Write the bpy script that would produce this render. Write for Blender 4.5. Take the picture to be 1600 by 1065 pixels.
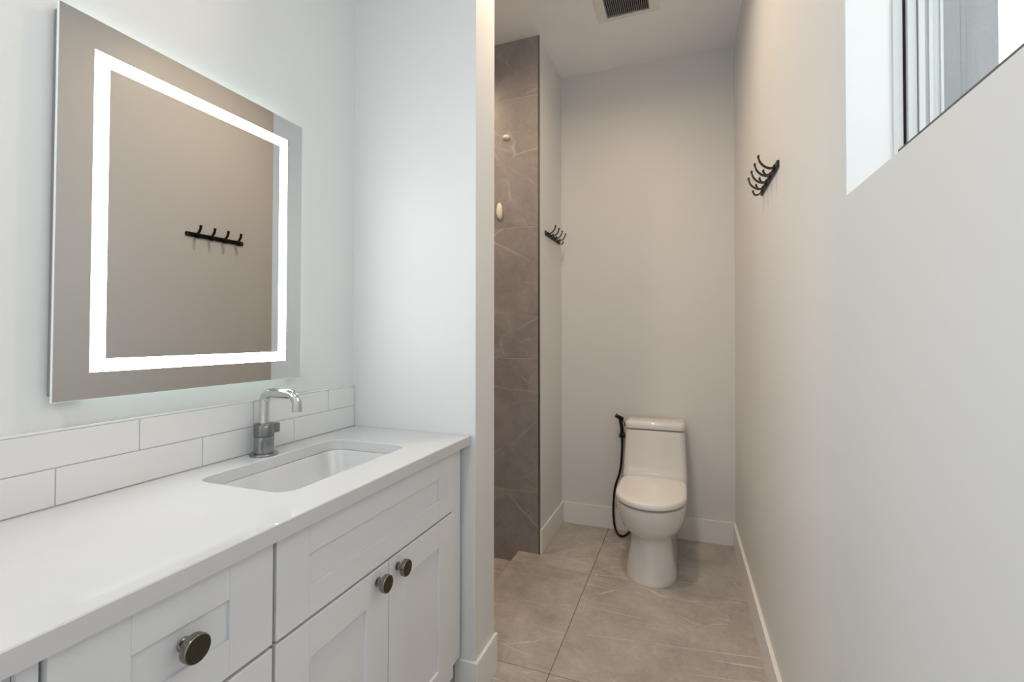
import bpy, bmesh, math, random
from mathutils import Vector, Matrix
random.seed(11)
for o in list(bpy.data.objects):
    bpy.data.objects.remove(o, do_unlink=True)
scene = bpy.context.scene
COL = scene.collection
R = math.radians

# ------------------------------------------------------------------ camera
cam_d = bpy.data.cameras.new('camera')
cam = bpy.data.objects.new('camera', cam_d); COL.objects.link(cam)
FPX, YAW, PITCH, CY = 732.24, 20.556, 1.126, 508.92
cam_d.sensor_fit = 'HORIZONTAL'; cam_d.sensor_width = 36.0
cam_d.lens = FPX / 1600 * 36.0
cam_d.shift_y = (CY - 532.5) / 1600
cam_d.clip_start = 0.02
cam.location = (0, 0, 1.2)
cam.rotation_euler = (R(90 + PITCH), 0, R(YAW))
scene.camera = cam

# ------------------------------------------------------------------ light
vs = scene.view_settings
scene.display_settings.display_device = 'sRGB'
vs.view_transform = 'Standard'; vs.look = 'None'; vs.gamma = 1.0; vs.use_curve_mapping = False
vs.exposure = 0.50
world = bpy.data.worlds.new('overcast_sky'); scene.world = world
world.use_nodes = True
bg = world.node_tree.nodes['Background']
bg.inputs['Color'].default_value = (0.93, 0.97, 1.0, 1)
bg.inputs['Strength'].default_value = 1.8


def lamp(name, loc, size, watts, color, aim=None, spread=180):
    d = bpy.data.lights.new(name, 'AREA')
    d.shape = 'DISK'; d.size = size; d.energy = watts; d.color = color
    d.spread = R(spread)
    o = bpy.data.objects.new(name, d); COL.objects.link(o); o.location = loc
    if aim:
        o.rotation_euler = (Vector(aim) - Vector(loc)).to_track_quat('-Z', 'Y').to_euler()
    return o


WARM = (1.0, 0.765, 0.53); NEUT = (1.0, 0.98, 0.97)
CEIL = 2.88
DOWNLIGHTS = [((-0.37, 1.76), 6.9, WARM, 0.13, 165), ((-1.42, 1.93), 6.0, WARM, 0.13, 150),
              ((-0.45, -0.45), 7.0, NEUT, 0.13, 165)]  # added neutral fill lamp, out of view behind the camera
for (lx, ly), w, c, s, sp_ in DOWNLIGHTS:
    lamp('downlight_lamp', (lx, ly, CEIL - 0.016), s, w, c, spread=sp_)



def portal(loc, sx, sy, aim):
    d = bpy.data.lights.new('daylight_portal', 'AREA'); d.shape = 'RECTANGLE'; d.size = sx; d.size_y = sy
    try:
        d.cycles.is_portal = True
    except Exception:
        d.energy = 0.0
    o = bpy.data.objects.new('daylight_portal', d); COL.objects.link(o); o.location = loc
    o.rotation_euler = (Vector(aim) - Vector(loc)).to_track_quat('-Z', 'Y').to_euler()


DY0, DY1, DZ1 = -1.22, -0.46, 2.45         # added opening in the unseen left wall behind the camera, lets fill light in
portal((0.50, 0.58, 1.94), 0.96, 1.0, (-1.0, 0.58, 1.94))
portal((-1.29, (DY0 + DY1) / 2, DZ1 / 2), DY1 - DY0, DZ1, (1.0, (DY0 + DY1) / 2, DZ1 / 2))

# ------------------------------------------------------------------ materials


def lin(r, g, b):
    f = lambda v: (v / 255 / 12.92) if v / 255 <= 0.04045 else ((v / 255 + 0.055) / 1.055) ** 2.4
    return (f(r), f(g), f(b), 1)


def mat(name, col, rough=0.5, metal=0.0, noise=0.0, nscale=20.0, bump=0.0, bscale=200.0, spec=0.5, coat=0.0):
    m = bpy.data.materials.new(name); m.use_nodes = True
    nt = m.node_tree; b = nt.nodes['Principled BSDF']
    b.inputs['Base Color'].default_value = col
    b.inputs['Roughness'].default_value = rough
    b.inputs['Metallic'].default_value = metal
    b.inputs['Specular IOR Level'].default_value = spec
    b.inputs['Coat Weight'].default_value = coat
    tc = nt.nodes.new('ShaderNodeTexCoord')
    if noise:
        n = nt.nodes.new('ShaderNodeTexNoise'); n.inputs['Scale'].default_value = nscale
        n.inputs['Detail'].default_value = 5
        nt.links.new(tc.outputs['Object'], n.inputs['Vector'])
        mx = nt.nodes.new('ShaderNodeMix'); mx.data_type = 'RGBA'
        mx.inputs[6].default_value = [c * (1 - noise) for c in col[:3]] + [1]
        mx.inputs[7].default_value = [min(1, c * (1 + noise)) for c in col[:3]] + [1]
        nt.links.new(n.outputs['Fac'], mx.inputs[0]); nt.links.new(mx.outputs[2], b.inputs['Base Color'])
    if bump:
        n2 = nt.nodes.new('ShaderNodeTexNoise'); n2.inputs['Scale'].default_value = bscale
        n2.inputs['Detail'].default_value = 4
        nt.links.new(tc.outputs['Object'], n2.inputs['Vector'])
        bp = nt.nodes.new('ShaderNodeBump'); bp.inputs['Strength'].default_value = bump
        bp.inputs['Distance'].default_value = 0.002
        nt.links.new(n2.outputs['Fac'], bp.inputs['Height']); nt.links.new(bp.outputs[0], b.inputs['Normal'])
    return m


def emit(name, col, strength):
    m = bpy.data.materials.new(name); m.use_nodes = True
    nt = m.node_tree; nt.nodes.clear()
    e = nt.nodes.new('ShaderNodeEmission'); e.inputs[0].default_value = col; e.inputs[1].default_value = strength
    o = nt.nodes.new('ShaderNodeOutputMaterial'); nt.links.new(e.outputs[0], o.inputs[0])
    return m


def stone(name, base, dark, vein, rough):
    """grey brown porcelain slabs with thin pale veins; every tile reads its own part of the pattern"""
    m = bpy.data.materials.new(name); m.use_nodes = True
    nt = m.node_tree; N = nt.nodes; L = nt.links; b = N['Principled BSDF']
    b.inputs['Roughness'].default_value = rough
    tc = N.new('ShaderNodeTexCoord'); at = N.new('ShaderNodeAttribute'); at.attribute_name = 'tile_offset'
    add = N.new('ShaderNodeVectorMath'); add.operation = 'ADD'
    L.new(tc.outputs['Object'], add.inputs[0]); L.new(at.outputs['Vector'], add.inputs[1])
    n1 = N.new('ShaderNodeTexNoise'); n1.inputs['Scale'].default_value = 4.5; n1.inputs['Detail'].default_value = 8
    n1.inputs['Roughness'].default_value = 0.62; n1.inputs['Distortion'].default_value = 0.6
    L.new(add.outputs[0], n1.inputs['Vector'])
    cr = N.new('ShaderNodeValToRGB'); cr.color_ramp.elements[0].position = 0.30; cr.color_ramp.elements[1].position = 0.72
    cr.color_ramp.elements[0].color = dark; cr.color_ramp.elements[1].color = base
    fine = N.new('ShaderNodeTexNoise'); fine.inputs['Scale'].default_value = 22; fine.inputs['Detail'].default_value = 8
    fine.inputs['Roughness'].default_value = 0.7; fine.inputs['Distortion'].default_value = 1.2
    L.new(add.outputs[0], fine.inputs['Vector'])
    fm = N.new('ShaderNodeMath'); fm.operation = 'MULTIPLY_ADD'; fm.inputs[1].default_value = 0.55
    L.new(fine.outputs['Fac'], fm.inputs[0]); L.new(n1.outputs['Fac'], fm.inputs[2])
    fs = N.new('ShaderNodeMath'); fs.operation = 'SUBTRACT'; fs.inputs[1].default_value = 0.275
    L.new(fm.outputs[0], fs.inputs[0]); L.new(fs.outputs[0], cr.inputs[0])
    last = cr.outputs[0]
    # long thin veins: level lines of stretched noise, broken up by a second noise
    for rot, sc, wid, seed, amt in (((20, 35, 38), (0.50, 2.4, 1.3), 0.010, 3.1, 0.85), ((-30, 15, -28), (0.5, 2.6, 1.1), 0.009, 9.7, 0.70),
                                    ((10, -40, 80), (1.1, 3.6, 2.4), 0.012, 5.3, 0.45)):
        mp = N.new('ShaderNodeMapping'); mp.inputs['Rotation'].default_value = [R(a) for a in rot]
        mp.inputs['Scale'].default_value = sc; mp.inputs['Location'].default_value = (seed, seed * 1.7, seed * 0.6)
        L.new(add.outputs[0], mp.inputs['Vector'])
        wn = N.new('ShaderNodeTexNoise'); wn.inputs['Scale'].default_value = 3.0; wn.inputs['Detail'].default_value = 4.0
        L.new(mp.outputs[0], wn.inputs['Vector'])
        ws = N.new('ShaderNodeVectorMath'); ws.operation = 'SCALE'; ws.inputs['Scale'].default_value = 0.09
        L.new(wn.outputs['Color'], ws.inputs[0])
        wa = N.new('ShaderNodeVectorMath'); wa.operation = 'ADD'
        L.new(mp.outputs[0], wa.inputs[0]); L.new(ws.outputs[0], wa.inputs[1])
        ab = N.new('ShaderNodeTexVoronoi'); ab.feature = 'DISTANCE_TO_EDGE'; ab.inputs['Scale'].default_value = 1.7
        L.new(wa.outputs[0], ab.inputs['Vector'])
        mr = N.new('ShaderNodeMapRange'); mr.inputs['From Min'].default_value = 0.0; mr.inputs['From Max'].default_value = wid
        mr.inputs['To Min'].default_value = 1.0; mr.inputs['To Max'].default_value = 0.0
        L.new(ab.outputs['Distance'], mr.inputs['Value'])
        nm = N.new('ShaderNodeTexNoise'); nm.inputs['Scale'].default_value = 4.5; nm.inputs['Detail'].default_value = 3
        L.new(mp.outputs[0], nm.inputs['Vector'])
        mk = N.new('ShaderNodeMapRange'); mk.inputs['From Min'].default_value = 0.47; mk.inputs['From Max'].default_value = 0.62
        mk.inputs['To Max'].default_value = amt
        L.new(nm.outputs['Fac'], mk.inputs['Value'])
        mu = N.new('ShaderNodeMath'); mu.operation = 'MULTIPLY'
        L.new(mr.outputs[0], mu.inputs[0]); L.new(mk.outputs[0], mu.inputs[1])
        mx = N.new('ShaderNodeMix'); mx.data_type = 'RGBA'
        L.new(mu.outputs[0], mx.inputs[0]); L.new(last, mx.inputs[6]); mx.inputs[7].default_value = vein
        last = mx.outputs[2]
    L.new(last, b.inputs['Base Color'])
    return m


M = dict(
    paint=mat('white_wall_paint', lin(226, 227, 227), 0.45, noise=0.01, nscale=3, bump=0.05, bscale=120),
    ceiling=mat('ceiling_paint', lin(248, 250, 253), 0.85, bump=0.04, bscale=150),
    trim=mat('white_trim_paint', lin(238, 238, 237), 0.35, noise=0.01, nscale=5),
    cabinet=mat('cabinet_lacquer', lin(231, 232, 235), 0.35, noise=0.01, nscale=4),
    gap=mat('cabinet_shadow_gap', lin(120, 120, 122), 0.7, noise=0.05),  # shade between the fronts put into the colour
    quartz=mat('white_quartz', lin(208, 208, 209), 0.03, noise=0.012, nscale=60),
    ceramic=mat('sink_ceramic', lin(214, 214, 214), 0.15, noise=0.005, coat=0.4),
    toilet=mat('toilet_vitreous_china', lin(229, 228, 226), 0.12, noise=0.005, coat=0.4),
    seatmat=mat('toilet_seat_plastic', lin(240, 238, 236), 0.25, noise=0.005),
    tile_white=mat('white_subway_glaze', lin(228, 228, 228), 0.22, noise=0.01, nscale=6),
    grout_white=mat('pale_grout', lin(196, 196, 194), 0.8, noise=0.04),
    stone=stone('grey_stone_porcelain', lin(198, 191, 184), lin(160, 153, 147), lin(236, 229, 218), 0.32),
    wallstone=stone('shower_wall_porcelain', lin(166, 161, 160), lin(142, 137, 137), lin(190, 182, 178), 0.30),
    grout=mat('stone_grout', lin(120, 109, 99), 0.8, noise=0.05),
    grout_light=mat('shower_wall_grout', lin(186, 176, 166), 0.8, noise=0.05),
    chromebody=mat('darkened_chrome', lin(150, 154, 154), 0.08, 1.0, noise=0.03),  # chrome darkened to stand in for dark reflections on the faucet body
    chrome=mat('polished_chrome', lin(205, 207, 208), 0.06, 1.0, noise=0.02),
    gunmetal=mat('brushed_gunmetal', lin(128, 130, 130), 0.2, 1.0, noise=0.08, nscale=90),
    knobrim=mat('polished_dark_nickel', lin(140, 138, 134), 0.12, 1.0, noise=0.04),
    knobface=mat('dark_bronze_face', lin(66, 59, 48), 0.28, 0.6, noise=0.25, nscale=40),
    black=mat('matte_black_metal', lin(18, 17, 17), 0.4, 0.2, noise=0.1),
    bronze=mat('oil_rubbed_bronze', lin(48, 40, 34), 0.3, 0.7, noise=0.15, nscale=80),
    dark=mat('dark_vent_void', lin(14, 14, 14), 0.9, noise=0.1),
    ventplastic=mat('vent_plastic', lin(236, 236, 235), 0.4, noise=0.01),
    ventslat=mat('vent_grille_plastic', lin(150, 150, 149), 0.5, noise=0.03),
    mirror=mat('silvered_glass', lin(200, 200, 199), 0.0, 1.0, noise=0.003),
    mirroredge=mat('mirror_edge_glass', lin(240, 246, 244), 0.3, 0.0, noise=0.01),  # near white in place of the band's light caught in the edge
    housing=mat('mirror_housing_metal', lin(150, 152, 152), 0.4, 0.6, noise=0.05),
    led=emit('mirror_led_band', (0.94, 1, 0.985, 1), 13.0),
    glow=emit('mirror_back_light', (0.78, 1.0, 0.92, 1), 3.2),
    lens=emit('downlight_lens', (1, 0.9, 0.78, 1), 3.0),
    alu=mat('white_window_frame', lin(205, 207, 207), 0.4, noise=0.02),
    gasket=mat('black_rubber_gasket', lin(8, 8, 8), 0.7, noise=0.1),
    sillstrip=mat('sill_shadow_grey', lin(96, 96, 98), 0.6, noise=0.05),
    stucco=mat('grey_exterior_stucco', lin(134, 134, 136), 0.9, noise=0.12, nscale=14, bump=0.6, bscale=160),
    steel=mat('tile_edge_steel', lin(150, 145, 140), 0.3, 1.0, noise=0.05),
    hookwhite=mat('white_hook_plastic', lin(238, 232, 222), 0.3, noise=0.01),
)
gm = bpy.data.materials.new('window_glass'); gm.use_nodes = True
nt = gm.node_tree; nt.nodes.clear()
_t = nt.nodes.new('ShaderNodeBsdfTransparent'); _t.inputs[0].default_value = (0.95, 0.97, 0.96, 1)
_g = nt.nodes.new('ShaderNodeBsdfGlossy'); _g.inputs['Roughness'].default_value = 0.02
_w = nt.nodes.new('ShaderNodeLayerWeight'); _p = nt.nodes.new('ShaderNodeMath'); _p.operation = 'POWER'; _p.inputs[1].default_value = 5.0
_f = nt.nodes.new('ShaderNodeMath'); _f.operation = 'MULTIPLY_ADD'; _f.inputs[1].default_value = 0.9; _f.inputs[2].default_value = 0.05
nt.links.new(_w.outputs['Facing'], _p.inputs[0]); nt.links.new(_p.outputs[0], _f.inputs[0])
_m = nt.nodes.new('ShaderNodeMixShader'); _o = nt.nodes.new('ShaderNodeOutputMaterial')
nt.links.new(_f.outputs[0], _m.inputs[0]); nt.links.new(_t.outputs[0], _m.inputs[1])
nt.links.new(_g.outputs[0], _m.inputs[2]); nt.links.new(_m.outputs[0], _o.inputs[0])
M['glass'] = gm

# ------------------------------------------------------------------ mesh helpers


def link(name, bm, mats, parent=None, smooth=False, loc=None):
    me = bpy.data.meshes.new(name)
    bmesh.ops.recalc_face_normals(bm, faces=bm.faces[:])
    bm.to_mesh(me); bm.free()
    for m in (mats if isinstance(mats, (list, tuple)) else [mats]):
        me.materials.append(m)
    if smooth:
        for p in me.polygons: p.use_smooth = True
        try:
            me.set_sharp_from_angle(angle=R(40))
        except Exception:
            pass
    o = bpy.data.objects.new(name, me); COL.objects.link(o)
    if parent is not None:
        o.parent = parent
        # geometry was written in world metres: keep it there
        o.matrix_parent_inverse = Matrix.Translation(-Vector(parent.location)) if parent.rotation_euler[2] == 0 else Matrix()
    return o


def box(bm, x0, x1, y0, y1, z0, z1, bevel=0.0, seg=2, mi=0):
    vs_ = [bm.verts.new(p) for p in ((x0, y0, z0), (x1, y0, z0), (x1, y1, z0), (x0, y1, z0),
                                     (x0, y0, z1), (x1, y0, z1), (x1, y1, z1), (x0, y1, z1))]
    fs = [bm.faces.new([vs_[i] for i in f]) for f in
          ((3, 2, 1, 0), (4, 5, 6, 7), (0, 1, 5, 4), (1, 2, 6, 5), (2, 3, 7, 6), (3, 0, 4, 7))]
    for f in fs: f.material_index = mi
    if bevel:
        es = list({e for f in fs for e in f.edges})
        r = bmesh.ops.bevel(bm, geom=es, offset=bevel, segments=seg, profile=0.5, affect='EDGES')
        for f in r['faces']: f.material_index = mi
    return vs_


def loft(bm, rings, cap0=True, cap1=True, mi=0, closed=True):
    rv = [[bm.verts.new(p) for p in r] for r in rings]
    n = len(rings[0])
    for a, b in zip(rv, rv[1:]):
        for i in range(n if closed else n - 1):
            j = (i + 1) % n
            f = bm.faces.new((a[i], a[j], b[j], b[i])); f.material_index = mi
    if cap0: bm.faces.new(list(reversed(rv[0]))).material_index = mi
    if cap1: bm.faces.new(rv[-1]).material_index = mi
    return rv


def lathe(bm, prof, c, axis='Z', n=32, mi=0):
    """prof: (radius, height) pairs along the axis from centre c"""
    c = Vector(c); rings = []
    for r, h in prof:
        ring = []
        for i in range(n):
            a = 2 * math.pi * i / n
            u, v = r * math.cos(a), r * math.sin(a)
            ring.append(c + Vector({'Z': (u, v, h), 'X': (h, u, v), 'Y': (v, h, u)}[axis]))
        rings.append(ring)
    return loft(bm, rings, mi=mi)


def sweep(bm, path, prof, up=Vector((0, 1, 0)), mi=0, scale=None):
    """sweep a closed 2D profile (side, normal) along a path"""
    P = [Vector(p) for p in path]; rings = []
    prev = None
    for i, p in enumerate(P):
        t = (P[min(i + 1, len(P) - 1)] - P[max(i - 1, 0)]).normalized()
        s = prev if prev is not None else up
        s = (s - t * s.dot(t)).normalized(); prev = s
        nn = t.cross(s); k = scale[i] if scale else 1
        rings.append([p + s * (a * k) + nn * (b * k) for a, b in prof])
    loft(bm, rings, mi=mi)


def circ(r, n=14):
    return [(r * math.cos(2 * math.pi * i / n), r * math.sin(2 * math.pi * i / n)) for i in range(n)]


def arc_path(pts, rad, seg=8):
    """polyline with rounded corners"""
    P = [Vector(p) for p in pts]; out = [P[0]]
    for a, b, c in zip(P, P[1:], P[2:]):
        u, v = (a - b).normalized(), (c - b).normalized()
        ang = u.angle(v); d = rad / math.tan(ang / 2)
        p0, p1 = b + u * d, b + v * d
        ctr = b + (u + v).normalized() * (rad / math.sin(ang / 2))
        w0, w1 = p0 - ctr, p1 - ctr
        tot = w0.angle(w1)
        for k in range(seg + 1):
            t = k / seg
            out.append(ctr + (w0 * math.sin((1 - t) * tot) + w1 * math.sin(t * tot)) / math.sin(tot))
    out.append(P[-1]); return out


def spline(pts, sub=8):
    P = [Vector(p) for p in pts]; P = [2 * P[0] - P[1]] + P + [2 * P[-1] - P[-2]]; out = []
    for i in range(1, len(P) - 2):
        for k in range(sub):
            t = k / sub
            out.append(0.5 * ((2 * P[i]) + (-P[i - 1] + P[i + 1]) * t + (2 * P[i - 1] - 5 * P[i] + 4 * P[i + 1] - P[i + 2]) * t * t
                              + (-P[i - 1] + 3 * P[i] - 3 * P[i + 1] + P[i + 2]) * t ** 3))
    out.append(P[-2]); return out


def thing(name, label, cat, loc, group=None):
    o = bpy.data.objects.new(name, None); COL.objects.link(o)
    o.location = loc; o.empty_display_size = 0.05
    o['label'] = label; o['category'] = cat
    if group: o['group'] = group
    return o


def tag(o, label, cat, group=None):
    o['label'] = label; o['category'] = cat
    if group: o['group'] = group
    return o


def struct(name, bm, m, smooth=False, parent=None):
    o = link(name, bm, m, parent, smooth)
    if parent is None: o['kind'] = 'structure'
    return o


def tile_offsets(o, offs):
    """offs: one vector per face"""
    a = o.data.attributes.new('tile_offset', 'FLOAT_VECTOR', 'FACE')
    a.data.foreach_set('vector', [c for v in offs for c in v])


# ------------------------------------------------------------------ measures (metres)
XL, YB, YF = -1.157, 2.966, -1.25          # vanity wall, back wall, wall behind the camera
PX, PY0, PY1 = -0.660, 1.416, 1.575        # partition end and its two faces
TX, TY = -0.767, 2.480                     # toilet side of the shower wall, tiled face
SX0, SX1 = -1.95, -0.890                   # shower recess
BH, BT = 0.133, 0.013                      # baseboard


def XR(y, z):                              # right wall, a touch out of square
    return 0.247 + 0.0055 * z + 0.0135 * (YB - y)


# ------------------------------------------------------------------ setting: floor and ceiling
TILE, GX, GY = 0.738, -0.468, 1.625


def tiled(name, u0, u1, v0, v1, uo, vo, pu, pv, place, mats, gap=0.0028, thick=0.008, bev=0.0012, parent=None):
    """tiles u0..u1 x v0..v1 on a grid; place(u,v,h) gives the world point at height h above the bed"""
    bm = bmesh.new(); offs = []

    def slab(a0, a1, b0, b1, h0, h1, mi, bevel):
        t = bmesh.new()
        box(t, a0, a1, b0, b1, h0, h1, bevel, 1)
        mp = {v: bm.verts.new(place(v.co.x, v.co.y, v.co.z)) for v in t.verts}
        off = (random.uniform(-20, 20), random.uniform(-20, 20), random.uniform(-20, 20))
        for f in t.faces:
            g = bm.faces.new([mp[v] for v in f.verts]); g.material_index = mi; offs.append(off)
        t.free()
    slab(u0, u1, v0, v1, -0.02, thick - 0.001, 1, 0)
    i0 = math.floor((u0 - uo) / pu); i1 = math.ceil((u1 - uo) / pu)
    j0 = math.floor((v0 - vo) / pv); j1 = math.ceil((v1 - vo) / pv)
    for i in range(i0, i1):
        for j in range(j0, j1):
            a0, a1 = max(u0, uo + i * pu + gap / 2), min(u1, uo + (i + 1) * pu - gap / 2)
            b0, b1 = max(v0, vo + j * pv + gap / 2), min(v1, vo + (j + 1) * pv - gap / 2)
            if a1 - a0 < 0.01 or b1 - b0 < 0.01: continue
            slab(a0, a1, b0, b1, 0.0, thick, 0, bev)
    o = struct(name, bm, mats, parent=parent)
    tile_offsets(o, offs)
    return o


FM = [M['stone'], M['grout']]
# main floor: everything right of the shower edge, plus the strip in front of the partition
tiled('floor', SX1, 0.36, YF, YB, GX, GY, TILE, TILE, lambda u, v, h: (u, v, h - 0.008), FM)
tiled('floor_vanity', XL, SX1, YF, PY0, GX, GY, TILE, TILE, lambda u, v, h: (u, v, h - 0.008), FM)
SZ = -0.062
tiled('floor_shower', SX0, SX1 - 0.001, PY1, TY, GX, GY, TILE / 2, TILE / 2, lambda u, v, h: (u, v, h - 0.008 + SZ), FM)
# riser of the step down into the shower
bm = bmesh.new(); box(bm, SX1 - 0.0009, SX1 - 0.0001, PY1, TY, SZ, -0.0005); struct('trim_1', bm, M['stone'])

bm = bmesh.new(); box(bm, SX0 - 0.1, 0.40, YF - 0.1, YB + 0.1, CEIL, CEIL + 0.1); struct('ceiling', bm, M['ceiling'])

# ------------------------------------------------------------------ setting: walls
bm = bmesh.new()
box(bm, XL - 0.12, XL, YF, DY0, 0.0, CEIL); box(bm, XL - 0.12, XL, DY1, PY0, 0.0, CEIL); box(bm, XL - 0.12, XL, DY0, DY1, DZ1, CEIL)
struct('wall_left', bm, M['paint'])
bm = bmesh.new(); box(bm, XL - 0.12, PX, PY0, PY1 - 0.010, 0.0, CEIL, 0.0); struct('wall_middle', bm, M['paint'])
bm = bmesh.new(); box(bm, TX, 0.42, YB, YB + 0.12, 0.0, CEIL); struct('wall_back', bm, M['paint'])
bm = bmesh.new()
box(bm, XL - 0.12, 0.55, YF - 0.12, YF, 0.0, CEIL)
struct('wall_front', bm, M['paint'])
# wall between shower and toilet: painted on the toilet side, tiled on the shower side
bm = bmesh.new(); box(bm, SX0, TX, TY + 0.010, YB + 0.12, SZ, CEIL); struct('wall_shower', bm, M['paint'])
WM = [M['wallstone'], M['grout_light']]
tiled('wall_shower_tiles', SX0, TX - 0.008, SZ - 0.02, CEIL, GX, -0.405 + 0.0, TILE, TILE,
      lambda u, v, h: (u, TY + 0.008 - h, v), WM, gap=0.0022)
tiled('wall_partition_tiles', SX0, PX - 0.02, SZ - 0.02, CEIL, GX, -0.405, TILE, TILE,
      lambda u, v, h: (u, PY1 - 0.008 + h, v), WM, gap=0.0022)
tiled('wall_shower_end', PY1, TY, SZ - 0.02, CEIL, GY, -0.405, TILE, TILE,
      lambda u, v, h: (SX0 - 0.008 + h, u, v), WM, gap=0.0022)
bm = bmesh.new(); box(bm, TX - 0.008, TX + 0.0005, TY - 0.001, TY + 0.010, 0.0, CEIL); struct('trim_2', bm, M['steel'])
bm = bmesh.new(); box(bm, PX - 0.02, PX + 0.0, PY1 - 0.010, PY1, 0.0, CEIL); struct('trim_3', bm, M['paint'])

# right wall with the window opening
WY0, WY1, WZ0, WZ1 = 0.12, 1.040, 1.462, 2.42
bm = bmesh.new()


def rwall(bm, d0, d1, y0, y1, z0, z1, mi=0):
    vs_ = box(bm, d0, d1, y0, y1, z0, z1, mi=mi)
    for v in vs_: v.co.x += XR(v.co.y, v.co.z)


def rwall_open(bm, d0, d1, mi):
    rwall(bm, d0, d1, YF, YB, 0.0, WZ0, mi)
    rwall(bm, d0, d1, YF, YB, WZ1, CEIL, mi)
    rwall(bm, d0, d1, YF, WY0, WZ0, WZ1, mi)
    rwall(bm, d0, d1, WY1, YB, WZ0, WZ1, mi)


rwall_open(bm, 0.0, 0.098, 0)
struct('wall_right', bm, M['paint'])
bm = bmesh.new(); rwall_open(bm, 0.099, 0.222, 0)
struct('wall_exterior', bm, M['stucco'])

# window: outer frame, sash, gasket, pane
wr = thing('window_1', 'x', 'x', (XR(WY1, WZ0) + 0.10, (WY0 + WY1) / 2, WZ0))
del wr['label'], wr['category']; wr['kind'] = 'structure'


def ring_frame(bm, d0, d1, inset, w):
    y0, y1, z0, z1 = WY0 + inset, WY1 - inset, WZ0 + inset * 0.35, WZ1 - inset
    rwall(bm, d0, d1, y1 - w, y1, z0, z1); rwall(bm, d0, d1, y0, y0 + w, z0, z1)
    rwall(bm, d0, d1, y0 + w, y1 - w, z0, z0 + w * 0.45); rwall(bm, d0, d1, y0 + w, y1 - w, z1 - w, z1)


bm = bmesh.new(); ring_frame(bm, 0.072, 0.086, 0.0, 0.0045); ring_frame(bm, 0.091, 0.104, 0.0, 0.012)
link('window_frame', bm, M['alu'], wr)
bm = bmesh.new(); ring_frame(bm, 0.086, 0.091, 0.0, 0.003); ring_frame(bm, 0.104, 0.1055, 0.0, 0.010)
link('gasket', bm, M['gasket'], wr)
bm = bmesh.new()
for d0, d1, i, w in ((0.1055, 0.114, 0.0, 0.016), (0.114, 0.121, 0.0, 0.009), (0.121, 0.126, 0.0, 0.014),
                     (0.126, 0.137, 0.0, 0.010), (0.137, 0.141, 0.0, 0.014)):
    ring_frame(bm, d0, d1, i, w)
link('window_sash', bm, M['alu'], wr)
bm = bmesh.new(); rwall(bm, 0.128, 0.132, WY0 + 0.010, WY1 - 0.010, WZ0 + 0.006, WZ1 - 0.010)
link('window_pane', bm, M['glass'], wr)

bm = bmesh.new(); rwall(bm, 0.0005, 0.006, WY0 + 0.001, 0.82, WZ0 + 0.0002, WZ0 + 0.0036); struct('sill_shadow_strip', bm, M['sillstrip'])  # added dark strip in place of the shadow line along the sill edge

# ------------------------------------------------------------------ setting: baseboards
def base_profile_box(bm, x0, x1, y0, y1):
    box(bm, x0, x1, y0, y1, 0.0, BH, 0.0025, 2)


bm = bmesh.new()
vs_ = box(bm, -BT, 0.0, YF, YB - 0.0135, 0.0, BH)
for v in vs_: v.co.x += XR(v.co.y, v.co.z) - 0.0004
struct('baseboard_right', bm, M['trim'])
bm = bmesh.new(); base_profile_box(bm, TX + BT, XR(YB, 0) - 0.0005, YB - BT, YB - 0.0003); struct('baseboard_back', bm, M['trim'])
bm = bmesh.new(); base_profile_box(bm, TX + 0.0005, TX + BT, TY - 0.001, YB - 0.0005); struct('baseboard_left', bm, M['trim'])
bm = bmesh.new()
box(bm, PX + 0.0004, PX + BT, PY0 - BT, PY1 + 0.003, 0.0, BH, 0.0025, 2)
box(bm, -0.730, PX + 0.002, PY0 - BT, PY0 - 0.0004, 0.0, BH, 0.0025, 2)
struct('baseboard_middle', bm, M['trim'])

# ------------------------------------------------------------------ vanity
CT, CB, CXF = 0.868, 0.838, -0.676         # counter top, underside, front edge
FX = -0.697                                # face of doors and drawers
VY0 = -0.42


def shaker(bm, y0, y1, z0, z1, sl, sr, rt, rb, t=0.019, rec=0.007):
    xb = FX - t; b = 0.0011
    box(bm, xb, FX, y0, y0 + sl, z0, z1, b, 2)
    box(bm, xb, FX, y1 - sr, y1, z0, z1, b, 2)
    box(bm, xb, FX, y0 + sl, y1 - sr, z0, z0 + rb, b, 2)
    box(bm, xb, FX, y0 + sl, y1 - sr, z1 - rt, z1, b, 2)
    box(bm, xb + 0.002, FX - rec, y0 + sl - 0.002, y1 - sr + 0.002, z0 + rb - 0.002, z1 - rt + 0.002)


def knob(y, z, parent):
    bm = bmesh.new()
    lathe(bm, [(0.0105, 0.0), (0.0105, 0.002), (0.0078, 0.004), (0.0072, 0.014), (0.0100, 0.0165), (0.0185, 0.018), (0.0203, 0.0195),
               (0.0205, 0.029), (0.0198, 0.0305), (0.0188, 0.031)], (FX, y, z), 'X', 36)
    k = link('knob', bm, M['knobrim'], parent, True)
    bm = bmesh.new()
    lathe(bm, [(0.0187, 0.0308), (0.0187, 0.0312), (0.012, 0.0316), (0.004, 0.0318)], (FX, y, z), 'X', 36)
    f = link('knob_face', bm, M['knobface'], k, True); f['label'] = 'dark bronze round face'
    return k


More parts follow.
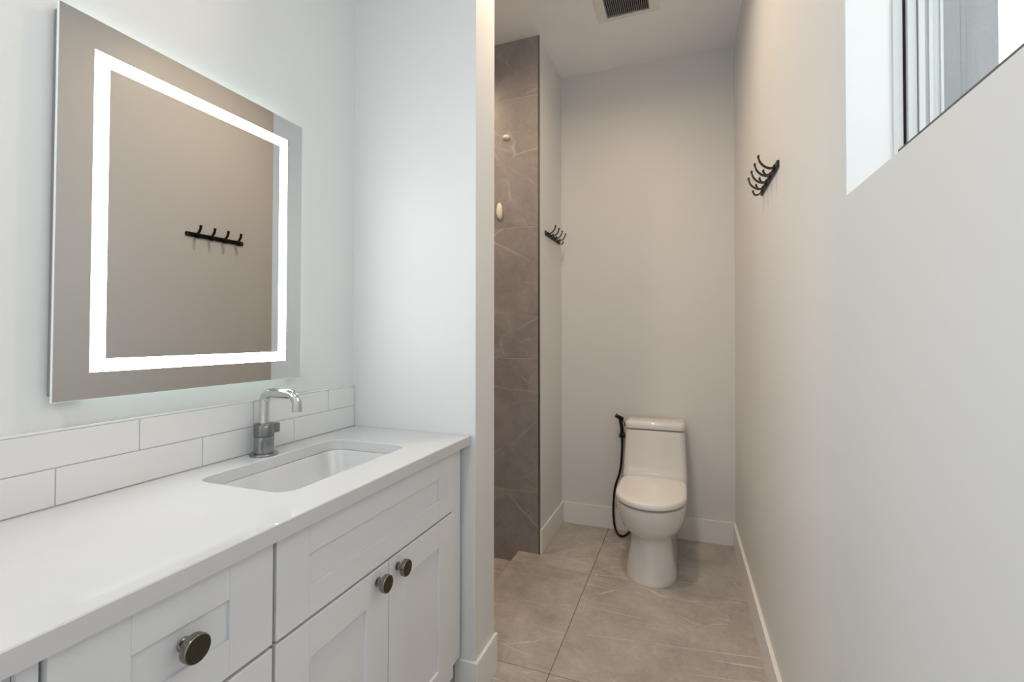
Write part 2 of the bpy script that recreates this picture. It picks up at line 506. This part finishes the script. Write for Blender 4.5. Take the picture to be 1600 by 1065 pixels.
def carcass(root, y0, y1, stile0, stile1):
    bm = bmesh.new()
    box(bm, XL + 0.002, FX - 0.021, y0, y0 + 0.018, 0.10, CB - 0.001)
    box(bm, XL + 0.002, FX - 0.021, y1 - 0.018, y1, 0.10, CB - 0.001)
    box(bm, XL + 0.002, FX - 0.021, y0 + 0.018, y1 - 0.018, 0.10, 0.118)
    box(bm, XL + 0.002, XL + 0.010, y0 + 0.018, y1 - 0.018, 0.118, CB - 0.001)
    link('body', bm, M['cabinet'], root)
    bm = bmesh.new(); box(bm, XL + 0.05, FX - 0.075, y0, y1, 0.0005, 0.0995)
    link('toe_kick', bm, M['cabinet'], root)


# drawer stack on the left
dr = thing('drawer_cabinet', 'white shaker drawer cabinet left of the sink cabinet, one round knob showing', 'cabinet', (-0.93, 0.485, 0))
carcass(dr, 0.303, 0.6455, 0, 0)
bm = bmesh.new(); box(bm, FX - 0.0209, FX - 0.0195, 0.303, 0.6455, 0.10, CB - 0.003); link('gap_shade_sheet', bm, M['gap'], dr)  # thin grey sheet behind the fronts, darkens the joints like shade
bm = bmesh.new(); box(bm, FX - 0.0194, FX - 0.009, 0.303, 0.323, 0.10, CB - 0.003, 0.001); link('side_stile', bm, M['cabinet'], dr)
for z0, z1, rt, rb in ((0.649, 0.829, 0.057, 0.059), (0.392, 0.642, 0.06, 0.06), (0.128, 0.385, 0.06, 0.06)):
    bm = bmesh.new(); shaker(bm, 0.3265, 0.6425, z0, z1, 0.088, 0.084, rt, rb)
    d = link('drawer', bm, M['cabinet'], dr)
    knob(0.484, (z0 + z1) / 2 + 0.007, d)

# sink cabinet on the right
sc = thing('sink_cabinet', 'white shaker sink cabinet with two doors against the partition wall', 'cabinet', (-0.93, 1.03, 0))
carcass(sc, 0.6465, 1.360, 0, 0)
bm = bmesh.new(); box(bm, FX - 0.0209, FX - 0.0195, 0.6465, 1.336, 0.10, CB - 0.003); link('gap_shade_sheet', bm, M['gap'], sc)
bm = bmesh.new(); box(bm, FX - 0.034, FX - 0.012, 1.3365, 1.4025, 0.145, CB - 0.003, 0.001); link('filler_strip', bm, M['cabinet'], sc)
bm = bmesh.new(); shaker(bm, 0.6505, 1.3325, 0.648, 0.829, 0.0795, 0.0895, 0.058, 0.059); link('false_drawer_front', bm, M['cabinet'], sc)
bm = bmesh.new(); shaker(bm, 0.6505, 0.9895, 0.128, 0.6415, 0.0805, 0.0845, 0.074, 0.074); d1 = link('door', bm, M['cabinet'], sc)
knob(0.945, 0.612, d1)
bm = bmesh.new(); shaker(bm, 0.9925, 1.3325, 0.128, 0.6415, 0.0845, 0.0895, 0.074, 0.074); d2 = link('door', bm, M['cabinet'], sc)
knob(1.027, 0.612, d2)

# knee space apron further left
ap = thing('vanity_apron', 'white recessed apron panel under the counter, left of the drawers', 'panel', (-0.93, 0.0, 0.0))
bm = bmesh.new(); box(bm, FX - 0.085, FX - 0.065, VY0 + 0.02, 0.3015, 0.62, CB - 0.001, 0.001); link('panel', bm, M['cabinet'], ap)
bm = bmesh.new(); box(bm, XL + 0.002, FX - 0.02, VY0, VY0 + 0.0195, 0.0005, CB - 0.001, 0.001); link('end_panel', bm, M['cabinet'], ap)

# worktop with the sink cut-out
SXa, SXb, SYa, SYb, SR = -1.063, -0.790, 0.757, 1.214, 0.042


def rrect(x0, x1, y0, y1, r, n=8):
    out = []
    for cx, cy, a0 in ((x1 - r, y1 - r, 0), (x0 + r, y1 - r, 90), (x0 + r, y0 + r, 180), (x1 - r, y0 + r, 270)):
        for k in range(n + 1):
            a = R(a0 + 90 * k / n); out.append((cx + r * math.cos(a), cy + r * math.sin(a)))
    return out


def rect_match(x0, x1, y0, y1, n=8):
    """as many points as rrect, walking the outer rectangle"""
    out = []
    for cx, cy, sx, sy in ((x1, y1, 1, 1), (x0, y1, -1, 1), (x0, y0, -1, -1), (x1, y0, 1, -1)):
        for k in range(n + 1):
            t = (k - n / 2) / n * 0.06
            first_y = sx * sy > 0       # going round: side edge first or top edge first
            if t == 0: out.append((cx, cy))
            elif (t < 0) == first_y: out.append((cx, cy - sy * abs(t)))
            else: out.append((cx - sx * abs(t), cy))
    return out


bm = bmesh.new()
inn = rrect(SXa, SXb, SYa, SYb, SR); out = rect_match(XL + 0.0005, CXF, VY0, PY0 - 0.0015)
e = 0.0018
out_in = rect_match(XL + 0.0005 + e, CXF - e, VY0 + e, PY0 - 0.0015 - e)
inn_out = rrect(SXa - e, SXb + e, SYa - e, SYb + e, SR + e)
loft(bm, [[(x, y, CB) for x, y in out], [(x, y, CT - e) for x, y in out], [(x, y, CT) for x, y in out_in],
          [(x, y, CT) for x, y in inn_out], [(x, y, CT - e) for x, y in inn], [(x, y, CB) for x, y in inn],
          [(x, y, CB) for x, y in out]], cap0=False, cap1=False)
bmesh.ops.remove_doubles(bm, verts=bm.verts[:], dist=1e-6)
tag(link('countertop', bm, M['quartz']), 'glossy white quartz countertop running along the wall over the white cabinets', 'countertop')

# undermount sink
sk = thing('sink', 'white rectangular undermount sink set into the quartz countertop', 'sink', (-0.926, 0.985, 0.70))
bm = bmesh.new(); rings = []
zt = CB - 0.0008
for g, z, r in ((0.018, zt, 0.05), (-0.004, zt, 0.042), (-0.006, zt - 0.004, 0.042), (-0.014, zt - 0.05, 0.05), (-0.030, zt - 0.092, 0.055),
                (-0.055, zt - 0.112, 0.055), (-0.100, zt - 0.120, 0.03)):
    rings.append([(x, y, z) for x, y in rrect(SXa - g, SXb + g, SYa - g, SYb + g, r)])
rings2 = [[(x, y, z) for x, y in rrect(SXa - g, SXb + g, SYa - g, SYb + g, r)] for g, z, r in
          ((0.018, zt - 0.008, 0.05), (0.004, zt - 0.012, 0.05), (-0.010, zt - 0.09, 0.05), (-0.045, zt - 0.125, 0.05), (-0.100, zt - 0.130, 0.03))]
loft(bm, list(reversed(rings2)) + rings)
link('basin', bm, M['ceramic'], sk, True)
bm = bmesh.new(); lathe(bm, [(0.024, 0.0002), (0.024, 0.003), (0.018, 0.0035), (0.016, 0.002), (0.004, 0.0045)], (-0.926, 0.985, zt - 0.120), 'Z', 28)
link('drain', bm, M['chrome'], sk, True)

# faucet
FXC, FYC = -1.105, 0.983
fa = thing('faucet', 'polished chrome single-hole faucet with a bent spout behind the sink', 'faucet', (FXC, FYC, CT))
bm = bmesh.new(); lathe(bm, [(0.036, 0.0003), (0.0365, 0.004), (0.035, 0.0065), (0.024, 0.0068)], (FXC, FYC, CT), 'Z', 40)
link('base_plate', bm, M['chromebody'], fa, True)
bm = bmesh.new(); lathe(bm, [(0.0235, 0.0068), (0.0235, 0.009), (0.0255, 0.0095), (0.0255, 0.052), (0.0245, 0.053)], (FXC, FYC, CT), 'Z', 40)
link('body', bm, M['chromebody'], fa, True)
bm = bmesh.new()
lathe(bm, [(0.0245, 0.0532), (0.0262, 0.054), (0.0262, 0.082), (0.0255, 0.083), (0.0255, 0.086), (0.022, 0.088), (0.0145, 0.0885)], (FXC, FYC, CT), 'Z', 40)
box(bm, FXC - 0.007, FXC + 0.007, FYC + 0.020, FYC + 0.048, CT + 0.056, CT + 0.082, 0.001)
link('handle', bm, M['gunmetal'], fa, True)
bm = bmesh.new()
pth = arc_path([(FXC, FYC, CT + 0.0885), (FXC, FYC, CT + 0.172), (FXC + 0.118, FYC, CT + 0.172), (FXC + 0.118, FYC, CT + 0.126)], 0.026, 12)
sweep(bm, pth, circ(0.0132, 24))
link('spout', bm, M['chrome'], fa, True)

# tiled backsplash: two courses of white tile with an edge strip
bs = thing('backsplash', 'white tile backsplash, two rows along the wall behind the faucet', 'backsplash', (XL, 0.5, CT))
bm = bmesh.new()
box(bm, XL + 0.0003, XL + 0.0065, VY0, PY0 - 0.0015, CT + 0.0003, 1.0125, mi=1)
for row, (z0, z1, ph) in enumerate(((CT + 0.002, 0.9415, 0.545), (0.9435, 1.0125, 0.693))):
    P_ = 0.294; k = -4
    while True:
        y0 = ph + k * P_ + 0.001; y1 = y0 + P_ - 0.002; k += 1
        if y0 > PY0 - 0.004: break
        a, b = max(y0, VY0), min(y1, PY0 - 0.002)
        if b - a < 0.004: continue
        box(bm, XL + 0.001, XL + 0.0085, a, b, z0, z1, 0.0009, 2, mi=0)
link('tiles', bm, [M['tile_white'], M['grout_white']], bs)
bm = bmesh.new(); box(bm, XL + 0.0003, XL + 0.0095, VY0, PY0 - 0.0015, 1.0128, 1.0175, 0.001); link('edge_trim', bm, M['tile_white'], bs)

# ------------------------------------------------------------------ lit mirror
MX, MYC, MZ0, MZ1, MW = -1.126, 0.8280, 1.070, 1.848, 0.602
MROT = -0.9
mi_ = thing('lighted_mirror', 'frameless rectangular wall mirror with a glowing white light band, above the sink', 'mirror', (MX, MYC, MZ0))
h = MW / 2


def mpart(name, bm, m):
    o = link(name, bm, m, None); o.parent = mi_; return o


MH = MZ1 - MZ0
bm = bmesh.new(); box(bm, -0.0235, -0.0055, -h + 0.004, h - 0.012, 0.012, MH - 0.012, 0.001); mpart('housing', bm, M['housing'])
bm = bmesh.new(); box(bm, -0.0054, -0.0004, -h, h, 0, MH, 0.0008, 1); mpart('glass_edge', bm, M['mirroredge'])
bm = bmesh.new(); box(bm, -0.0003, 0.0, -h + 0.0018, h - 0.0018, 0.0018, MH - 0.0018); mpart('mirror_glass', bm, M['mirror'])
bm = bmesh.new()
a0, a1, c0, c1, w = -h + 0.060, h - 0.058, 0.055, MH - 0.064, 0.0265
for y0, y1, z0, z1 in ((a0, a0 + w, c0, c1), (a1 - w, a1, c0, c1), (a0 + w, a1 - w, c0, c0 + w), (a0 + w, a1 - w, c1 - w, c1)):
    box(bm, 0.00005, 0.0006, y0, y1, z0, z1)
mpart('light_band', bm, M['led'])
bm = bmesh.new()
box(bm, -0.022, -0.012, -h + 0.03, h - 0.03, MH - 0.0118, MH - 0.0100)
box(bm, -0.022, -0.012, h - 0.0118, h - 0.0100, 0.03, MH - 0.03)
box(bm, -0.021, -0.016, -h + 0.06, h - 0.03, 0.0100, 0.0118)
mpart('back_light', bm, M['glow'])
mi_.rotation_euler = (0, 0, R(MROT))

# ------------------------------------------------------------------ coat hook racks (built along local Y, facing local +X)
def hook_rack(label, loc, rotz):
    root = thing('coat_hook_rack', label, 'coat rack', (0, 0, 0), 'coat hook racks on the painted walls')
    Ln = 0.335
    bm = bmesh.new()
    pr = [(y, z) for y, z in [(p[0], p[1]) for p in rrect(-Ln / 2, Ln / 2, -0.012, 0.012, 0.008, 4)]]
    loft(bm, [[(0.0004, y, z) for y, z in pr], [(0.0052, y, z) for y, z in pr], [(0.0060, y * 0.997, z * 0.93) for y, z in pr]])
    link('rail', bm, M['black'], root)
    for f in (-0.118, -0.040, 0.038, 0.116):
        bm = bmesh.new()
        prof = [(-0.0065, -0.0018), (0.0065, -0.0018), (0.0065, 0.0018), (-0.0065, 0.0018)]
        up = spline([(0.0062, f, 0.004), (0.018, f, 0.002), (0.034, f, 0.010), (0.047, f, 0.026), (0.052, f, 0.044)], 6)
        sweep(bm, up, prof)
        lathe(bm, [(0.0035, -0.0068), (0.0035, 0.0068)], (0.052, f, 0.045), 'Y', 10)
        dn = spline([(0.0062, f, 0.004), (0.010, f, -0.008), (0.020, f, -0.018), (0.032, f, -0.017), (0.038, f, -0.005)], 6)
        sweep(bm, dn, prof)
        lathe(bm, [(0.0032, -0.0068), (0.0032, 0.0068)], (0.038, f, -0.004), 'Y', 10)
        box(bm, 0.0058, 0.0085, f - 0.0075, f + 0.0075, -0.013, 0.012, 0.0008)
        link('hook', bm, M['black'], root)
    for f in (-0.155, 0.155):
        bm = bmesh.new(); lathe(bm, [(0.0042, 0.0058), (0.0042, 0.0068), (0.002, 0.0076)], (0, f, 0.0), 'X', 14)
        s = link('screw', bm, M['steel'], root, True); s['label'] = 'bright screw head'
    root.location = loc; root.rotation_euler = (0, 0, rotz)
    for ch in root.children: ch.matrix_parent_inverse = Matrix()
    return root


HY, HZ = 1.835, 1.742
hook_rack('black metal coat hook rack on the long right wall, near the window', (XR(HY, HZ) - 0.0003, HY, HZ), math.pi + math.atan(0.0135))
hook_rack('black metal coat hook rack on the narrow wall beside the shower tiles', (TX + 0.0003, 2.745, 1.79), 0)

# ------------------------------------------------------------------ toilet
TC = -0.180
to = thing('toilet', 'white one-piece toilet with closed lid against the back wall', 'toilet', (TC, 2.62, 0))


def egg(w, f, b, z, n=56, rc=0.05, k=1.0):
    """outline: elliptical front at y=f, squarish back at y=b, half width w"""
    out = []; ym = f + w * 1.18 * k
    for i in range(n // 2 + 1):
        a = math.pi * i / (n // 2)
        out.append((TC + w * math.cos(a), ym - (ym - f) * math.sin(a), z))
    r = min(rc, w * 0.8)
    for k2 in range(7):
        a = R(180 - 90 * k2 / 6); out.append((TC - w + r + r * math.cos(a), b - r + r * math.sin(a), z))
    for k2 in range(7):
        a = R(90 - 90 * k2 / 6); out.append((TC + w - r + r * math.cos(a), b - r + r * math.sin(a), z))
    return out


bm = bmesh.new()
loft(bm, [egg(0.121, 2.335, 2.93, 0.0005), egg(0.122, 2.333, 2.93, 0.012), egg(0.119, 2.340, 2.93, 0.03), egg(0.110, 2.354, 2.93, 0.09),
          egg(0.101, 2.368, 2.93, 0.15), egg(0.098, 2.376, 2.93, 0.19), egg(0.098, 2.377, 2.93, 0.213), egg(0.108, 2.362, 2.93, 0.217),
          egg(0.124, 2.335, 2.93, 0.232), egg(0.140, 2.308, 2.93, 0.256), egg(0.153, 2.288, 2.93, 0.288), egg(0.162, 2.276, 2.93, 0.325),
          egg(0.167, 2.270, 2.93, 0.362), egg(0.166, 2.271, 2.93, 0.374), egg(0.160, 2.28, 2.925, 0.377)])
link('bowl', bm, M['toilet'], to, True)
bm = bmesh.new()
loft(bm, [egg(0.140, 2.300, 2.70, 0.3774), egg(0.146, 2.294, 2.70, 0.379), egg(0.146, 2.294, 2.70, 0.3856), egg(0.142, 2.300, 2.70, 0.3862)])
link('seat', bm, M['seatmat'], to, True)
bm = bmesh.new()
loft(bm, [egg(0.164, 2.274, 2.715, 0.3866, rc=0.08), egg(0.170, 2.266, 2.72, 0.3885, rc=0.08), egg(0.1715, 2.264, 2.722, 0.396, rc=0.08),
          egg(0.1705, 2.265, 2.721, 0.408, rc=0.08), egg(0.166, 2.270, 2.718, 0.4145, rc=0.08), egg(0.157, 2.281, 2.71, 0.4175, rc=0.08),
          egg(0.11, 2.34, 2.68, 0.4195, rc=0.08)])
link('seat_lid', bm, M['seatmat'], to, True)


def tk(w, f, b, z, r=0.03):
    return [(x, y, z) for x, y in rrect(TC - w, TC + w, f, b, r, 6)]


bm = bmesh.new()
loft(bm, [tk(0.164, 2.735, 2.948, 0.3775), tk(0.171, 2.728, 2.952, 0.382), tk(0.172, 2.728, 2.952, 0.405), tk(0.1715, 2.742, 2.952, 0.425), tk(0.170, 2.752, 2.952, 0.46),
          tk(0.165, 2.763, 2.952, 0.56), tk(0.161, 2.770, 2.952, 0.64), tk(0.160, 2.772, 2.952, 0.657), tk(0.154, 2.778, 2.946, 0.661)])
link('tank', bm, M['toilet'], to, True)
bm = bmesh.new()
loft(bm, [tk(0.140, 2.796, 2.946, 0.6614), tk(0.140, 2.796, 2.946, 0.667), tk(0.1625, 2.768, 2.952, 0.6675), tk(0.1635, 2.767, 2.953, 0.672), tk(0.1635, 2.767, 2.953, 0.690), tk(0.161, 2.770, 2.951, 0.700),
          tk(0.154, 2.777, 2.946, 0.7065), tk(0.142, 2.789, 2.935, 0.7095)])
link('tank_lid', bm, M['toilet'], to, True)

# ------------------------------------------------------------------ handheld bidet sprayer
sp = thing('bidet_sprayer', 'dark bronze handheld bidet sprayer with hose, hung beside the toilet tank', 'bidet sprayer', (-0.378, 2.93, 0.60))
bx, by = -0.378, 2.915
bm = bmesh.new()
box(bm, bx - 0.016, bx + 0.018, by - 0.016, by + 0.018, 0.578, 0.604, 0.003)
box(bm, bx - 0.010, bx + 0.012, by + 0.017, YB - 0.0004, 0.583, 0.600, 0.001)
link('holder', bm, M['bronze'], sp)
bm = bmesh.new()
sweep(bm, spline([(bx, by, 0.6045), (bx - 0.002, by - 0.001, 0.64), (bx - 0.007, by - 0.003, 0.672), (bx - 0.011, by - 0.006, 0.692)], 6), circ(0.0105, 16), scale=None)
link('spray_handle', bm, M['bronze'], sp, True)
bm = bmesh.new()
a = Vector((bx + 0.006, by + 0.0, 0.690)); b_ = Vector((bx - 0.034, by - 0.020, 0.712))
sweep(bm, [a, a.lerp(b_, 0.15), a.lerp(b_, 0.8), b_], circ(0.0115, 16), up=Vector((0, 0, 1)), scale=[0.8, 1, 1.0, 1.15])
link('spray_head', bm, M['bronze'], sp, True)
bm = bmesh.new()
sweep(bm, spline([(bx + 0.004, by - 0.006, 0.682), (bx + 0.016, by - 0.012, 0.668), (bx + 0.018, by - 0.012, 0.650)], 5), [(-0.004, -0.002), (0.004, -0.002), (0.004, 0.002), (-0.004, 0.002)])
link('trigger', bm, M['bronze'], sp)
bm = bmesh.new()
hp = spline([(bx, by, 0.5775), (bx - 0.001, by, 0.50), (bx - 0.012, by - 0.005, 0.38), (bx - 0.042, by - 0.015, 0.27), (bx - 0.052, by - 0.02, 0.14),
             (bx - 0.040, by - 0.035, 0.045), (bx - 0.010, by - 0.055, 0.0095), (bx + 0.030, by - 0.06, 0.020), (bx + 0.070, by - 0.03, 0.075), (bx + 0.085, by + 0.0, 0.14)], 14)
bm2 = bm
pr = circ(0.0068, 12)
sweep(bm, hp, pr, scale=[1.0 + (0.07 if i % 2 else -0.04) for i in range(len(hp))])
link('hose', bm, M['bronze'], sp, True)
bm = bmesh.new(); lathe(bm, [(0.013, 0.0), (0.013, 0.03), (0.009, 0.034)], (bx + 0.085, by - 0.001, 0.142), 'Z', 18)
lathe(bm, [(0.009, 0.0), (0.009, 0.0355)], (bx + 0.085, by, 0.157), 'Y', 14)
link('supply_valve', bm, M['chrome'], sp, True)

# ------------------------------------------------------------------ ceiling vent
ve = thing('exhaust_vent', 'square white exhaust vent grille in the ceiling over the toilet', 'vent', (-0.28, 2.34, CEIL - 0.02))
vx0, vx1, vy0, vy1 = -0.437, -0.124, 2.185, 2.497
gx0, gx1, gy0, gy1 = -0.386, -0.172, 2.225, 2.463
bm = bmesh.new(); T = CEIL - 0.0004
zf = CEIL - 0.012
outer = [(vx1, vy1), (vx0, vy1), (vx0, vy0), (vx1, vy0)]
inner = [(gx1, gy1), (gx0, gy1), (gx0, gy0), (gx1, gy0)]
mid = [(gx1 + 0.012, gy1 + 0.008), (gx0 - 0.012, gy1 + 0.008), (gx0 - 0.012, gy0 - 0.012), (gx1 + 0.012, gy0 - 0.012)]
loft(bm, [[(x, y, T) for x, y in outer], [(x, y, T - 0.004) for x, y in outer], [(x, y, zf) for x, y in mid], [(x, y, zf) for x, y in inner],
          [(x, y, T) for x, y in inner], [(x, y, T) for x, y in outer]], cap0=False, cap1=False)
bmesh.ops.remove_doubles(bm, verts=bm.verts[:], dist=1e-6)
link('cover_frame', bm, M['ventplastic'], ve)
bm = bmesh.new(); box(bm, gx0 + 0.0005, gx1 - 0.0005, gy0 + 0.0005, gy1 - 0.0005, T - 0.0012, T - 0.0002); link('duct_shade_plate', bm, M['dark'], ve)  # near-black plate, the darkness inside the duct put into its colour
bm = bmesh.new(); n = 22
for i in range(n):
    x = gx0 + (gx1 - gx0) * (i + 0.5) / n
    box(bm, x - 0.0016, x + 0.0016, gy0 + 0.0006, gy1 - 0.0006, zf + 0.0006, T - 0.0016)
link('grille', bm, M['ventslat'], ve)

# ------------------------------------------------------------------ white plastic pieces stuck on the shower tiles
bm = bmesh.new()
lathe(bm, [(0.0215, 0.0), (0.0215, -0.003), (0.017, -0.012), (0.007, -0.017)], (0, 0, 0), 'Y', 24)
for v in bm.verts: v.co.z *= 0.72; v.co += Vector((-0.965, TY - 0.0003, 2.330))
tag(link('wall_knob', bm, M['hookwhite'], None, True), 'small white oval knob stuck high on the shower tiles', 'knob')
bm = bmesh.new()
lathe(bm, [(0.0185, 0.0), (0.0185, -0.006), (0.015, -0.014), (0.008, -0.018)], (0, 0, 0), 'Y', 28)
for v in bm.verts: v.co.z *= 2.65; v.co += Vector((-1.006, TY - 0.0003, 1.908))
tag(link('shower_hook', bm, M['hookwhite'], None, True), 'long upright white oval holder on the shower tiles, behind the partition edge', 'hook')

# ------------------------------------------------------------------ ceiling downlights (above the frame)
for (lx, ly), w_, c_, s_, _sp in DOWNLIGHTS:
    lab = {0: 'round recessed ceiling downlight between the partition and the right wall', 1: 'round recessed ceiling downlight inside the shower',
           2: 'added round ceiling fill lamp, out of view behind the camera'}[[d[0] for d in DOWNLIGHTS].index((lx, ly))]
    dl = thing('recessed_downlight', lab, 'ceiling light', (lx, ly, CEIL - 0.01), 'ceiling downlights')
    bm = bmesh.new(); lathe(bm, [(0.065, -0.0004), (0.085, -0.0005), (0.085, -0.004), (0.067, -0.009), (0.065, -0.009)], (lx, ly, CEIL), 'Z', 36)
    link('trim_ring', bm, M['ventplastic'], dl, True)
    bm = bmesh.new(); lathe(bm, [(0.064, -0.0095), (0.064, -0.0115), (0.01, -0.012)], (lx, ly, CEIL), 'Z', 36)
    link('lens', bm, M['lens'], dl, True)
